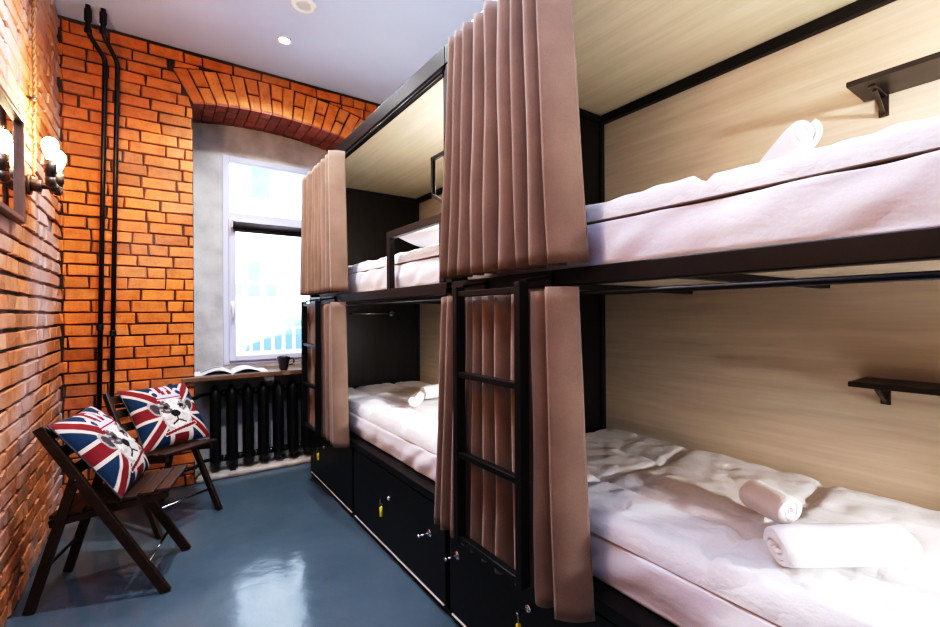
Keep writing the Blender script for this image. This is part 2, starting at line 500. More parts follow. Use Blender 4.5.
# ------------------------------------------------------------------ outside
struct(MB().box((-30, 4.7, -.35), (40, 40, -.25)).build('ground', M['asphalt']))
b = thing('street_building', 'bright pale building across the street seen through window', 'building', (4, 14, -.25))
off = b.location
MB().box((-14, 14, -.25), (24, 20, 9.5)).build('wall', M['facade'], b, off=off)
for (x0, x1, z0, z1) in ((2.12, 2.42, 2.25, 2.80), (1.72, 1.95, 1.85, 2.15), (2.12, 2.42, 1.80, 2.15), (2.58, 2.85, 1.80, 2.15), (3.55, 3.85, 1.88, 2.42), (3.95, 4.25, 1.88, 2.42),
                         (2.2, 2.7, 4.6, 5.6), (3.6, 4.1, 4.4, 5.6)):
    ww = MB().box((x0 - .04, 13.97, z0 - .04), (x1 + .04, 14.0, z1 + .04)).build('window', M['white_paint'], b, off=off)
    MB().box((x0, 13.955, z0), (x1, 13.969, z1)).build('pane', M['facade_glass'], ww, off=off)

# parked car, in profile
car = thing('car', 'pale blue parked car behind white railing outside window', 'car', (3.4, 9, -.25))
off = car.location
prof = [(1.32, .42), (1.30, .62), (1.36, .76), (1.62, .86), (1.98, .93), (2.36, 1.22), (2.75, 1.36), (3.6, 1.40), (4.25, 1.30), (4.75, .98), (5.3, .90), (5.42, .7), (5.40, .40)]
cb = MB(); nP = len(prof)
def car_y(zz, s): return (.10 if zz > .95 else 0) * s
vs = [(x, 9.0 + car_y(zz, 1), zz) for x, zz in prof] + [(x, 10.6 - car_y(zz, 1), zz) for x, zz in prof]
fs = [tuple(range(nP - 1, -1, -1)), tuple(range(nP, 2 * nP))] + [(i, (i + 1) % nP, nP + (i + 1) % nP, nP + i) for i in range(nP)]
cb.add(vs, fs); fixnormals(cb.build('body', M['car_paint'], car, bevel=.03, off=off))
for q in ([(2.14, .98), (2.48, 1.23), (2.95, 1.31), (2.95, .98)], [(3.03, .98), (3.03, 1.31), (3.6, 1.34), (3.75, .98)], [(3.84, .98), (3.72, 1.33), (4.18, 1.25), (4.5, .98)]):
    g = MB(); g.add([(x, 9.085, zz) for x, zz in q] + [(x, 9.12, zz) for x, zz in q], [(0, 1, 2, 3), (7, 6, 5, 4), (0, 4, 5, 1), (1, 5, 6, 2), (2, 6, 7, 3), (3, 7, 4, 0)])
    fixnormals(g.build('side_window', M['car_glass'], car, off=off))
for wx in (1.86, 4.62):
    m = Matrix.Translation((wx, 9.02, .10)) @ Matrix.Rotation(PI / 2, 4, 'X')
    wl = MB().lathe([(.2, -.12), (.33, -.1), (.35, 0), (.33, .08), (.22, .09)], n=28, mat=m).build('wheel', M['tyre'], car, True, off=off)
    MB().lathe([(.19, .08), (.19, .10), (.05, .12)], n=20, mat=m).build('hubcap', M['white_paint'], wl, True, off=off)
# white railing between the window and the car
rl = thing('railing', 'white picket railing outside the window in front of car', 'railing', (1.5, 6.5, -.25))
off = rl.location
MB().box((-.5, 6.48, .76), (6, 6.52, .80)).build('rail', M['white_paint'], rl, off=off)
MB().box((-.5, 6.48, 1.09), (6, 6.52, 1.12)).build('rail', M['white_paint'], rl, off=off)
for k in range(34):
    x = -.2 + k * .135
    MB().box((x - .018, 6.485, -.25), (x + .018, 6.515, 1.10)).build('picket', M['white_paint'], rl, off=off)

# ------------------------------------------------------------------ heating pipes on the far wall
def pipe_thing(name, label, pts, r, rings):
    t = thing(name, label, 'pipe', pts[0])
    path = [Vector(p) for p in pts]
    sm = [path[0]]
    for i in range(1, len(path) - 1):                       # soften the elbows
        a = path[i] + (path[i - 1] - path[i]).normalized() * .035; c = path[i] + (path[i + 1] - path[i]).normalized() * .035
        for k in range(5):
            s = k / 4; sm.append(a * (1 - s)**2 + path[i] * 2 * s * (1 - s) + c * s * s)
    sm.append(path[-1])
    MB().tube(sm, r, 14).build('pipe', M['iron'], t, True, off=pts[0])
    for p, q in rings:
        MB().tube([p, q], r * 1.42, 14).build('coupling', M['iron'], t, False, .003, off=pts[0])
    return t
YP = 3.945
pipe_thing('heating_pipe', 'black heating riser nearer the room corner, bent below the ceiling',
           [(-.335, YP, .0), (-.28, YP, 3.03), (-.355, 3.80, 3.11), (-.352, 3.78, ZC)], .0140,
           [((-.354, 3.792, 3.18), (-.353, 3.785, 3.255)), ((-.355, 3.80, 3.112), (-.355, 3.798, 3.14)), ((-.316, YP, 1.18), (-.315, YP, 1.22))])
pipe_thing('heating_pipe', 'black heating riser nearer the window, bent below the ceiling',
           [(-.268, YP, .0), (-.213, YP, 3.03), (-.279, 3.80, 3.128), (-.275, 3.775, ZC)], .0140,
           [((-.277, 3.79, 3.19), (-.276, 3.78, 3.26)), ((-.279, 3.80, 3.13), (-.279, 3.798, 3.155)), ((-.247, YP, 1.14), (-.246, YP, 1.18))])

# ------------------------------------------------------------------ radiator
RX, RY, RZ0, RZ1 = .380, 4.10, .075, .715
rad = thing('radiator', 'black cast-iron radiator in the niche beneath the window sill', 'radiator', (RX, RY, 0))
off = rad.location
def section(x):
    m = MB()
    for dy in (-.042, .042):
        pr = []
        for k in range(13):
            s = k / 12; zz = RZ0 + (RZ1 - RZ0) * s
            e = min(s, 1 - s)
            pr.append((.034 if e > .06 else .034 * math.sqrt(max(.10, 1 - ((.06 - e) / .06)**2)), zz))
        m.lathe(pr, (x, RY + dy, 0), 14, sx=1.05, sy=.8)
    for zz in (RZ0 + .06, RZ1 - .06):
        m.tube([(x, RY - .045, zz), (x, RY + .045, zz)], .030, 14)
    for zz in (.26, .40, .54): m.box((x - .007, RY - .04, zz - .012), (x + .007, RY + .04, zz + .012))
    return m
NS = 9; PX = .117
for k in range(NS): section(RX + k * PX).build('section', M['iron'], rad, True, off=off)
for k in range(NS - 1):
    for zz in (RZ0 + .06, RZ1 - .06):
        MB().tube([(RX + k * PX + .022, RY, zz), (RX + k * PX + .040, RY, zz), (RX + k * PX + .041, RY, zz), (RX + k * PX + .076, RY, zz), (RX + k * PX + .077, RY, zz), (RX + (k + 1) * PX - .022, RY, zz)],
                  [.02, .02, .026, .026, .02, .02], 12).build('nipple', M['iron'], rad, True, off=off)
for zz, pts in ((RZ1 - .06, [(-.237, YP, 0), (.16, YP, 0)]), (RZ0 + .06, [(-.333, YP - .018, 0), (-.333, YP - .05, 0), (-.18, YP - .05, 0), (-.08, YP, 0), (.16, YP, 0)])):
    path = [(x, y, zz) for x, y, _ in pts] + [(.235, YP + .02, zz), (.275, RY - .03, zz), (.31, RY, zz), (RX - .02, RY, zz)]
    MB().tube(path, .0135, 12).build('supply_pipe', M['iron'], rad, True, off=off)
    MB().tube([(.04, YP, zz), (.10, YP, zz)], .022, 12).tube([(.07, YP, zz), (.07, YP - .045, zz)], .013, 10).build('valve', M['iron'], rad, True, .003, off=off)
for k in (1, NS - 2):
    MB().box((RX + k * PX - .02, RY - .05, .0355), (RX + k * PX + .02, RY + .05, RZ0 + .035)).build('foot', M['iron'], rad, bevel=.004, off=off)

# ------------------------------------------------------------------ sconce, rope, mirror
SY, SZ = 3.05, 1.925
def lamp_arm(t, off, lit=True):
    x = -.418
    MB().tube([(XL + .001, SY, SZ), (XL + .012, SY, SZ)], .05, 20).build('flange', M['gunmetal'], t, True, .002, off=off)
    MB().tube([(XL + .012, SY, SZ), (XL + .05, SY, SZ)], .030, 16).build('junction_box', M['gunmetal'], t, True, .003, off=off)
    MB().tube([(XL + .05, SY, SZ), (x, SY, SZ)], .013, 14).build('arm', M['gunmetal'], t, True, off=off)
    MB().tube([(x, SY - .10, SZ), (x, SY + .10, SZ)], .014, 14).tube([(x, SY - .022, SZ), (x, SY + .022, SZ)], .021, 14).build('cross_pipe', M['gunmetal'], t, True, off=off)
    for s in (-1, 1):
        y = SY + s * .10
        MB().tube([(x, y - s * .02, SZ), (x, y - s * .004, SZ + .001), (x, y + s * .004, SZ + .008), (x, y + s * .006, SZ + .026)], .021, 14).build('elbow', M['gunmetal'], t, True, off=off)
        so = MB().tube([(x, y + s * .006, SZ + .02), (x, y + s * .006, SZ + .045), (x, y + s * .006, SZ + .046), (x, y + s * .006, SZ + .105)], [.019, .019, .024, .024], 16).build('socket', M['gunmetal'], t, True, off=off)
        pr = [(.013, 0), (.015, .015), (.024, .035), (.031, .058), (.0325, .075), (.028, .096), (.016, .110), (.004, .114)]
        MB().lathe([(r, zz + SZ + .105) for r, zz in pr], (x, y + s * .006, 0), 18).build('bulb', M['bulb'], so, True, off=off)
sc = thing('wall_sconce', 'twin-bulb wall lamp made of dark iron pipe, glowing on the brick wall', 'wall lamp', (XL, SY, SZ))
lamp_arm(sc, sc.location)
rp = []
for k in range(121):
    s = k / 120; zz = SZ + .045 + s * (ZC - SZ - .05)
    wob = .02 * math.sin(s * 7) + (.03 * math.sin(s * 22) if s < .25 else 0)
    rp.append((XL + .020, SY + .005 + wob * min(1, s * 6) + .06 * s, zz))
rope = MB()
for ph in (0, PI):
    pts = [(p[0] + .0042 * math.cos(k * 1.0 + ph), p[1] + .0042 * math.sin(k * 1.0 + ph), p[2]) for k, p in enumerate(rp)]
    rope.tube(pts, .0048, 6)
rope.build('cord', M['rope'], sc, True, off=sc.location)
for zz in (2.36, 2.95):
    MB().tube([(XL + .002, SY + .06 * (zz - SZ) / (ZC - SZ) + .01, zz), (XL + .03, SY + .06 * (zz - SZ) / (ZC - SZ) + .01, zz)], .011, 10).build('insulator', M['gunmetal'], sc, True, off=sc.location)

mr = thing('wall_mirror', 'wood-framed mirror hanging on the brick wall next to pipe lamp', 'mirror', (XL, 2.45, 1.70))
off = mr.location
MY0, MY1, MZ0, MZ1, MW = 2.05, 2.805, 1.695, 2.165, .024
f = MB(); xa, xb = XL + .004, XL + .034
f.box((xa, MY0, MZ0), (xb, MY0 + MW, MZ1)).box((xa, MY1 - MW, MZ0), (xb, MY1, MZ1)).box((xa, MY0 + MW, MZ0), (xb, MY1 - MW, MZ0 + MW)).box((xa, MY0 + MW, MZ1 - MW), (xb, MY1 - MW, MZ1))
f.build('frame', M['frame_wood'], mr, bevel=.004, off=off)
MB().box((xa, MY0 + MW - .004, MZ0 + MW - .004), (xa + .012, MY1 - MW + .004, MZ1 - MW + .004)).build('glass', M['mirror'], mr, off=off)

# ------------------------------------------------------------------ ceiling fittings
sp = thing('recessed_spotlight', 'round white recessed spotlight shining in the ceiling before the arch', 'ceiling light', (.774, 3.46, ZC))
MB().lathe([(.052, -.001), (.052, -.006), (.045, -.010), (.036, -.008), (.034, -.001)], n=28).build('ring', M['white_paint'], sp, True)
MB().lathe([(.034, -.0015), (.03, -.006), (.01, -.008)], n=24).build('lens', M['spot_glow'], sp, True)
vt = thing('ceiling_vent', 'round white ceiling vent with a dark slotted middle', 'vent', (.788, 2.99, ZC))
MB().lathe([(.078, -.001), (.078, -.008), (.068, -.016), (.046, -.014), (.044, -.001)], n=36).build('ring', M['white_paint'], vt, True)
MB().lathe([(.045, -.002), (.045, -.005), (.01, -.005)], n=28).build('recess', M['blind'], vt)
g = MB()
for k in range(-3, 4):
    hw = math.sqrt(.045**2 - (k * .0125)**2) - .001
    g.box((-hw, k * .0125 - .0018, -.013), (hw, k * .0125 + .0018, -.006))
g.build('grille', M['white_paint'], vt)

# ------------------------------------------------------------------ folding chairs
def make_chair(label):
    t = thing('folding_chair', label, 'chair', group='folding chairs by the brick wall')
    hw = .198
    R0, R1 = Vector((.25, 0, 0)), Vector((-.215, 0, .80))
    rail = lambda z: R0 + (R1 - R0) * (z / R1.z)
    for s in (-1, 1):
        y = Vector((0, s * hw, 0))
        MB().bar(R0 + y, R1 + y, .022, .042, (1, 0, .6)).build('side_rail', M['chair_wood'], t, bevel=.004)
        y2 = Vector((0, s * (hw - .026), 0))
        top = rail(.575) + Vector((-.012, 0, 0))
        MB().bar(Vector((-.263, 0, 0)) + y2, top + y2, .022, .040, (1, 0, .3)).build('leg', M['chair_wood'], t, bevel=.004)
        MB().tube([rail(.56) + Vector((-.012, s * (hw - .04), 0)), rail(.56) + Vector((-.012, s * (hw + .013), 0))], .008, 10).build('hinge_pin', M['black'], t, True)
        MB().bar((-.20, s * (hw - .05), .3655), (.245, s * (hw - .05), .436), .022, .032).build('seat_frame', M['chair_wood'], t, bevel=.003)
    for k in range(7):
        x = -.165 + k * .066
        MB().box((x - .027, -hw + .022, .396 + k * .0105), (x + .027, hw - .022, .411 + k * .0105)).build('slat', M['chair_wood'], t, bevel=.003)
    for z in (.60, .68, .76):
        c = rail(z); d = (R1 - R0).normalized()
        MB().bar(c - d * .025 + Vector((0, 0, 0)), c + d * .025, 2 * hw - .024, .012, (1, 0, .6)).build('back_slat', M['chair_wood'], t, bevel=.003)
    fr = rail(.135)
    MB().tube([fr + Vector((0, -hw + .011, 0)), fr + Vector((0, hw - .011, 0))], .0065, 10).build('stretcher', M['chrome'], t, True)
    q = Vector((-.263, 0, 0)).lerp(rail(.575), .32)
    MB().tube([q + Vector((0, -hw + .037, 0)), q + Vector((0, hw - .037, 0))], .0065, 10).build('stretcher', M['black'], t, True)
    q = Vector((-.263, 0, 0)).lerp(rail(.575), .68)
    MB().bar(q + Vector((0, -hw + .037, 0)), q + Vector((0, hw - .037, 0)), .018, .034).build('stretcher', M['chair_wood'], t, bevel=.003)
    return t

def seg_d(p, a, b):
    ax, ay = a; bx, by = b; px_, py_ = p
    l2 = (bx - ax)**2 + (by - ay)**2; s = max(0, min(1, ((px_ - ax) * (bx - ax) + (py_ - ay) * (by - ay)) / l2))
    return math.hypot(px_ - ax - s * (bx - ax), py_ - ay - s * (by - ay))
def ell(p, c, rx, ry, rot=0):
    dx, dy = p[0] - c[0], p[1] - c[1]; ca, sa = math.cos(rot), math.sin(rot)
    return ((dx * ca + dy * sa) / rx)**2 + ((-dx * sa + dy * ca) / ry)**2

BLUE, RED, CREAM = (.014, .036, .075), (.17, .020, .026), (.54, .47, .40)
LAV, DK, GREY = (.50, .45, .52), (.014, .012, .014), (.30, .27, .26)
def flag(u, v):
    """union flag with a crowned bulldog's head; u, v in -1..1"""
    p = (u, v)
    # bulldog
    c = (.04, -.12)
    u0_, v0_ = u, v
    u = c[0] + (u - c[0]) / 1.1; v = c[1] + (v - c[1]) / 1.1; p = (u, v)
    # crown
    if .30 < v < .80 and abs(u - c[0]) < .50:
        uu = u - c[0]
        band = .30 < v < .40 and abs(uu) < .33
        if band: return RED if .335 < v < .375 else LAV
        w = .30 + .22 * (v - .38) / .3
        top = .52 + .16 * abs(math.sin((uu / .48) * PI * 1.5 + PI / 2))
        if abs(uu) < w and v < top:
            if abs(uu) < .16 and .47 < v < .62 and abs(abs(uu) - .085) < .05: return RED
            hole = ell((abs(uu), v), (.32, .50), .07, .09)
            if hole < 1: return BLUE
            return LAV
        if abs(uu) < .07 and v < .80 and v >= top: return LAV
    e = ell(p, c, .40, .50)
    ear_l = ell(p, (c[0] - .44, c[1] + .18), .15, .26, .6); ear_r = ell(p, (c[0] + .44, c[1] + .18), .15, .26, -.6)
    if seg_d(p, (c[0] - .40, -.66), (c[0] + .42, -.50)) < .055: return RED if seg_d(p, (c[0] - .40, -.66), (c[0] + .42, -.50)) < .035 else CREAM
    if e < 1 or (abs(u - c[0]) < .36 and -.55 < v < -.15 and ell(p, (c[0], -.35), .36, .30) < 1):
        q = (abs(u - c[0]), v - c[1])
        fur = noise.noise((u * 16, v * 16, 1.))
        if ell(p, (c[0] - .02, c[1] - .02), .13, .105) < 1: return DK                  # nose
        if ell(q, (.21, .19), .065, .055) < 1: return DK                               # eyes
        if seg_d(p, (c[0] - .02, c[1] - .10), (c[0] - .02, c[1] - .22)) < .02: return DK
        if seg_d(q, (.02, -.22), (.17, -.31)) < .022: return DK                         # mouth
        if ell(p, (c[0] - .24, c[1] + .20), .15, .22, .3) < 1 + .5 * fur: return (.09, .08, .08) if fur > -.2 else GREY
        if ell(p, (c[0] + .25, c[1] + .19), .13, .15, -.4) < 1 + .5 * fur: return (.12, .11, .11) if fur > 0 else GREY
        if ell(q, (.14, -.16), .16, .15) < 1: return (.52, .47, .44) if fur > -.25 else (.40, .36, .34)
        if e > .80 + .3 * fur: return (.38, .34, .32)
        return (.64, .60, .57) if fur > -.3 else (.52, .48, .46)
    if ear_l < 1 or ear_r < 1: return GREY if min(ear_l, ear_r) > .5 else (.06, .05, .05)
    if abs(u - c[0]) < .32 and -.95 < v < -.50:
        return (.52, .46, .42) if abs(u - c[0]) > .2 or v > -.70 else RED
    # flag
    u, v = u0_, v0_
    du, dv = abs(u), abs(v)
    if dv < .17 or du < .17: return RED
    if dv < .25 or du < .25: return CREAM
    dd = abs(du - dv) / 1.414
    if dd < .10: return RED
    if dd < .175: return CREAM
    return BLUE

def make_cushion(label):
    S = .218; T = .078; n = 110
    t = thing('cushion', label, 'cushion', group='bulldog flag cushions')
    def pos(a, b, side):
        u, v = a * 2 - 1, b * 2 - 1
        k = (max(0, 1 - abs(u)**2.6) * max(0, 1 - abs(v)**2.6))**.55
        pin = 1 - .055 * (1 - abs(u)**2) * abs(v)**3 - 0
        pin2 = 1 - .055 * (1 - abs(v)**2) * abs(u)**3
        wob = .006 * noise.noise((u * 3, v * 3, 1.3 * side)) + .004 * noise.noise((u * 7, v * 7, 2.1))
        return Vector((side * ((T if side > 0 else .024) * k + wob * k * (1 if side > 0 else .2)), u * S * pin2 * 1.0, v * S * pin))
    front = MB(); front.grid(lambda a, b: pos(a, b, 1), n, n, lambda a, b: flag(a * 2 - 1, b * 2 - 1))
    front.build('printed_cover', M['cushion'], t, True)
    bk = MB(); bk.grid(lambda a, b: pos(1 - a, b, -1), 30, 30, lambda a, b: (.014, .032, .075)); bk.build('back_cover', M['cushion'], t, True)
    edge = [pos(k / 20, 0, 1) for k in range(21)] + [pos(1, k / 20, 1) for k in range(1, 21)] + [pos(1 - k / 20, 1, 1) for k in range(1, 21)] + [pos(0, 1 - k / 20, 1) for k in range(1, 20)]
    edge.append(edge[0])
    MB().tube(edge, .004, 6, False).build('piping', M['blind'], t, True)
    return t

def place(root, fl, fr, ang, s=1):
    """put a chair so that its two front feet stand at the given floor points"""
    c = (Vector(fl) + Vector(fr)) / 2
    d = Vector((math.cos(ang), math.sin(ang)))
    root.location = (c.x - d.x * .25, c.y - d.y * .25, 0); root.rotation_euler = (0, 0, ang)
A1 = math.radians(-14.5); A2 = math.radians(-54.8)
ch1 = make_chair('dark folding chair by the side wall, rails towards viewer, lamp above its back')
ch1['label'] = 'dark slatted folding chair standing against the side wall below the mirror'
place(ch1, (.033, 2.505), (.131, 2.923), A1)
ch2 = dup(ch1, label='dark slatted folding chair in the corner beside the radiator')
place(ch2, (-.009, 3.13), (.355, 3.387), A2)
cu1 = make_cushion('flag cushion with crowned bulldog on the chair below the mirror')
cu2 = dup(cu1, label='flag cushion with crowned bulldog on the chair beside the radiator')
def put_cushion(cu, ch, ang, lift=0, dx=0, dy=0, roll=0, tilt=34):
    # local centre, leaning on the back slats
    up = Vector((-math.sin(math.radians(tilt)), 0, math.cos(math.radians(tilt))))
    base = Vector((dx, dy, .478 + lift))
    c = base + up * .215
    m = Matrix.Translation(ch.location) @ Matrix.Rotation(ang, 4, 'Z') @ Matrix.Translation(c) @ Matrix.Rotation(math.radians(-tilt), 4, 'Y') @ Matrix.Rotation(math.radians(roll), 4, 'X')
    cu.matrix_world = m
    cu.location = m.translation; cu.rotation_euler = m.to_euler()
put_cushion(cu1, ch1, A1, -.014, .075, .009, .9, 36)
put_cushion(cu2, ch2, A2, -.022, .075, .06, -1.5, 35.5)

# ------------------------------------------------------------------ things on the sill
mg = thing('magazine', 'open picture magazine lying on the wooden window sill', 'magazine', (.50, 4.15, .8125), math.radians(-3))
def page(a, b, s):
    x = s * (.005 + a * .255)
    h = .004 + .036 * math.sin(min(1, a * 1.25) * PI) * (1 - .3 * a) + (.012 if a < .05 else 0) * 0
    return Vector((x, (b - .5) * .30, h))
def pcol(seed, s):
    def f(a, b):
        if s < 0 and .25 < a < .85 and .62 < b < .9: return (.16, .17, .20)
        if s < 0 and .15 < a < .9 and .12 < b < .55: return (.62, .62, .66) if int(b * 60) % 2 else (.82, .82, .84)
        if s > 0 and .1 < a < .88 and .1 < b < .9: return (.60, .60, .64) if int(b * 60) % 2 else (.82, .82, .84)
        return (.84, .84, .86)
    return f
for s in (-1, 1):
    p = MB(); p.grid((lambda a, b, s=s: page(a if s > 0 else 1 - a, b, s)), 30, 60, (lambda a, b, s=s: pcol(0, s)(a if s > 0 else 1 - a, b)))
    p.build('page', M['paper'], mg, True)
    q = MB()
    for k in range(1, 4):
        q.grid((lambda a, b, s=s, k=k: page(a if s > 0 else 1 - a, b, s) * (1 - .0) + Vector((s * .003 * k * a, 0, -.0022 * k))), 16, 2, lambda a, b: (.72, .72, .75))
    q.build('page_block', M['paper'], mg, True)
MB().box((-.262, -.152, -.0005), (.262, .152, .0012), None, (.35, .37, .42)).build('cover', M['paper'], mg)

mug = thing('mug', 'dark conical mug standing on the window sill by the bunk', 'mug', (.905, 4.07, .812))
MB().lathe([(.022, .0), (.025, .003), (.033, .04), (.041, .078), (.042, .082), (.038, .082), (.033, .04), (.027, .008), (.004, .006)], n=28).build('cup', M['ceramic'], mug, True)
MB().tube([(.036, 0, .066), (.052, 0, .072), (.064, 0, .064), (.065, 0, .048), (.055, 0, .034), (.034, 0, .030)], .0048, 8).build('handle', M['ceramic'], mug, True)
mug.scale = (1.25, 1.25, 1.38); mug.location = (.885, 4.05, .8125)
mug.rotation_euler = (0, 0, math.radians(-15))

# ------------------------------------------------------------------ bunk frames
XF, XBK = 1.0, 1.985
ZB0, ZB1 = 1.362, 1.412          # middle beam
ZT0, ZT1 = 2.325, 2.405          # top beam
BL = 2.07
def make_bunk(Y0, label, drawers):
    """local frame: x from the front plane to the wall, y from the near end to the far end"""
    t = thing('bunk_bed', label, 'bunk bed', (XF, Y0, 0), group='built-in bunks along the wall')
    D = XBK - XF
    B = lambda: MB()
    for x in (0, D - .04):
        for y in (0.002, BL - .042):
            if y < .01:
                B().box((x + (.008 if x == 0 else 0), y, .49), (x + .035, y + .03, ZT0)).build('post', M['black'], t, bevel=.002)
            else:
                B().box((x, y, .49), (x + .04, y + .04, ZT0)).build('post', M['black'], t, bevel=.002)
    B().box((-.004, 0.002, ZT0), (.05, BL - .002, ZT1)).build('top_beam', M['black'], t, bevel=.003)
    B().box((.052, 0.002, ZT0 + .002), (D, BL - .002, ZT0 + .02)).build('canopy_panel', M['panel_lit'], t)
    B().box((D - .045, .034, ZT0 - .042), (D - .002, BL - .044, ZT0)).build('back_beam', M['black'], t, bevel=.002)
    B().box((.042, BL - .044, ZT0 - .035), (D - .046, BL - .012, ZT0)).build('end_beam', M['black'], t, bevel=.002)
    B().box((0, 0.002, ZB0), (.045, BL - .002, ZB1)).build('middle_beam', M['black'], t, bevel=.003)
    B().box((.046, .034, ZB0 + .022), (D - .002, BL - .044, ZB0 + .038)).build('bunk_base', M['panel'], t)
    for y in (.55, 1.06, 1.56):
        B().box((.046, y - .015, ZB0), (D - .02, y + .015, ZB0 + .021)).build('cross_bar', M['black'], t)
    B().box((D - .016, .034, .49), (D, BL - .044, ZB0 + .02)).build('back_panel', M['panel'], t)
    B().box((D - .016, .034, ZB0 + .04), (D, BL - .044, ZT0 - .0)).build('back_panel', M['panel'], t)
    B().box((.042, BL - .030, .49), (D - .042, BL - .012, ZB0 + .02)).build('end_panel', M['black_board'], t)
    B().box((.042, BL - .030, ZB0 + .04), (D - .042, BL - .012, ZT0)).build('end_panel', M['black_board'], t)
    # plinth, ledge, carcass
    B().box((.012, 0.002, 0), (D, BL - .002, .028)).build('plinth', M['drawer'], t)
    B().box((-.004, 0.002, .452), (D, BL - .002, .489)).build('bed_deck', M['drawer'], t, bevel=.003)
    B().box((.022, 0.002, .028), (D, .02, .452)).box((.022, BL - .02, .028), (D, BL - .002, .452)).box((.022, 1.10, .028), (D, 1.118, .452)).box((D - .015, .02, .028), (D, BL - .02, .452)).build('carcass', M['drawer'], t)
    # curtain rods and their sockets
    for z, x in ((ZT0 - .018, .002), (ZB0 - .026, .012)):
        B().tube([(x, .03, z), (x, BL - .043, z)], .0075, 12).build('curtain_rod', M['black'], t, True)
    # guard rail and grab handle
    B().bar((.017, .045, ZB1), (.017, .045, 1.712), .03, .04, (0, 1, 0)).bar((.017, .585, ZB1), (.017, .585, 1.712), .03, .04, (0, 1, 0)).bar((.017, .03, 1.694), (.017, .602, 1.694), .034, .036).build('guard_rail', M['black'], t, bevel=.003)
    g = B()
    for p, q in (((.004, BL - .02, 1.955), (-.006, BL - .02, 1.955)), ((-.006, BL - .03, 1.955), (-.006, BL + .105, 1.955)), ((-.006, BL + .096, 1.963), (-.006, BL + .096, 1.79)), ((-.006, BL + .104, 1.80), (-.006, BL - .03, 1.728)), ((.004, BL - .02, 1.735), (-.006, BL - .02, 1.735))):
        g.bar(p, q, .016, .016, (1, 0, 0))
    g.build('grab_handle', M['black'], t, bevel=.002)
    # clothes rail on the end board
    hr = B().tube([(.32, BL - .075, 1.283), (.70, BL - .075, 1.283)], .006, 10).build('clothes_rail', M['chrome'], t, True)
    B().tube([(.695, BL - .031, 1.283), (.695, BL - .04, 1.283)], .025, 18).tube([(.695, BL - .04, 1.283), (.695, BL - .075, 1.283)], .007, 10).tube([(.325, BL - .031, 1.283), (.325, BL - .075, 1.283)], .007, 10).build('bracket', M['chrome'], hr, True)
    # drawers
    for (y0, y1, locks, bolts) in drawers:
        d = B().box((-.002, y0 - Y0 + .006, .045), (.018, y1 - Y0 - .006, .444)).build('drawer', M['drawer'], t, bevel=.002)
        B().box((-.0035, y0 - Y0 + .02, .034), (.012, y1 - Y0 - .02, .040)).build('glint_strip', M['white_paint'], d)  # white paint stands for the line of reflected light along the drawer foot
        for y in locks:
            y -= Y0
            B().tube([(-.002, y, .315), (-.010, y, .315)], .012, 16).tube([(-.010, y, .315), (-.016, y, .315)], .008, 12).build('lock', M['chrome'], d, True)
        for y in bolts:
            y -= Y0
            B().tube([(-.002, y, .300), (-.006, y, .300)], .017, 16).tube([(-.006, y, .300), (-.05, y, .300)], .0045, 10).tube([(-.05, y, .300), (-.062, y, .300)], .0075, 10).build('bolt_handle', M['chrome'], d, True)
    return t
YN0, YM = -.46, 1.61
far_bunk = make_bunk(YM, 'black two-tier bunk with curtains, its end against the window wall', [(2.73, 3.67, [3.295], []), (1.625, 2.715, [2.184], [1.763])])
near_bunk = make_bunk(YN0, 'black two-tier bunk with wood back boards and two wall shelves', [(.655, 1.60, [1.105], [1.535]), (-.45, .64, [.1], [-.3])])

# keys with yellow tags hanging from the drawer locks
def make_key(label):
    t = thing('key', label, 'key', group='keys in the drawer locks')
    MB().box((-.030, -.0012, -.006), (0, .0012, .004)).lathe([(.002, -.0012), (.012, -.0012), (.012, .0012), (.002, .0012)], (-.030, 0, -.002), 16, Matrix.Rotation(PI / 2, 4, 'X')).build('blade', M['chrome'], t)
    rg = [(-.034 + .014 * math.sin(a) , .016 * math.sin(a) , -.016 + .016 * math.cos(a)) for a in [2 * PI * k / 24 for k in range(25)]]
    MB().tube(rg, .0014, 6, False).build('ring', M['chrome'], t, True)
    MB().tube([(-.034, 0, -.031), (-.034, 0, -.034), (-.034, 0, -.036), (-.034, 0, -.082), (-.034, 0, -.085)], [.003, .006, .0085, .0085, .004], 12).build('tag', M['tag_yellow'], t, True)
    return t
k1 = make_key('key with yellow tag in the lock below the bed with two rolled towels by window')
k1['label'] = 'yellow-tagged key in the drawer lock midway along the bunk beside the window'
k1.location = (XF - .0165, 2.184, .315)
k2 = dup(k1, (XF - .0165, 3.295, .315), label='yellow-tagged key in the drawer lock nearest the window and radiator')
k3 = dup(k1, (XF - .0165, 1.105, .315), label='yellow-tagged key in the drawer lock under the bunk with shelves')

# ------------------------------------------------------------------ ladders
def make_ladder(label):
    """local: y across, x forward of the bunk (negative)"""
    t = thing('bunk_ladder', label, 'ladder', group='ladders hooked on the middle beam')
    for y in (0, .335):
        MB().bar((0, y, .475), (0, y, 1.372), .026, .036, (1, 0, 0)).build('side_rail', M['black'], t, bevel=.002)
        MB().bar((0.012, y, 1.375), (.117, y, 1.392), .022, .012).box((.112, y - .011, 1.365), (.1185, y + .011, 1.405)).build('hook', M['black'], t, bevel=.002)
    for z in (.49, .785, 1.065, 1.348):
        MB().bar((0, .012, z), (0, .323, z), .026, .020).build('rung', M['black'], t, bevel=.002)
    return t
la = make_ladder('black steel ladder in front of the curtain by the window')
la.location = (.880, 3.045, 0)
lb = dup(la, (.880, 1.002, 0), label='black steel ladder in front of the curtain between the two open bunks')

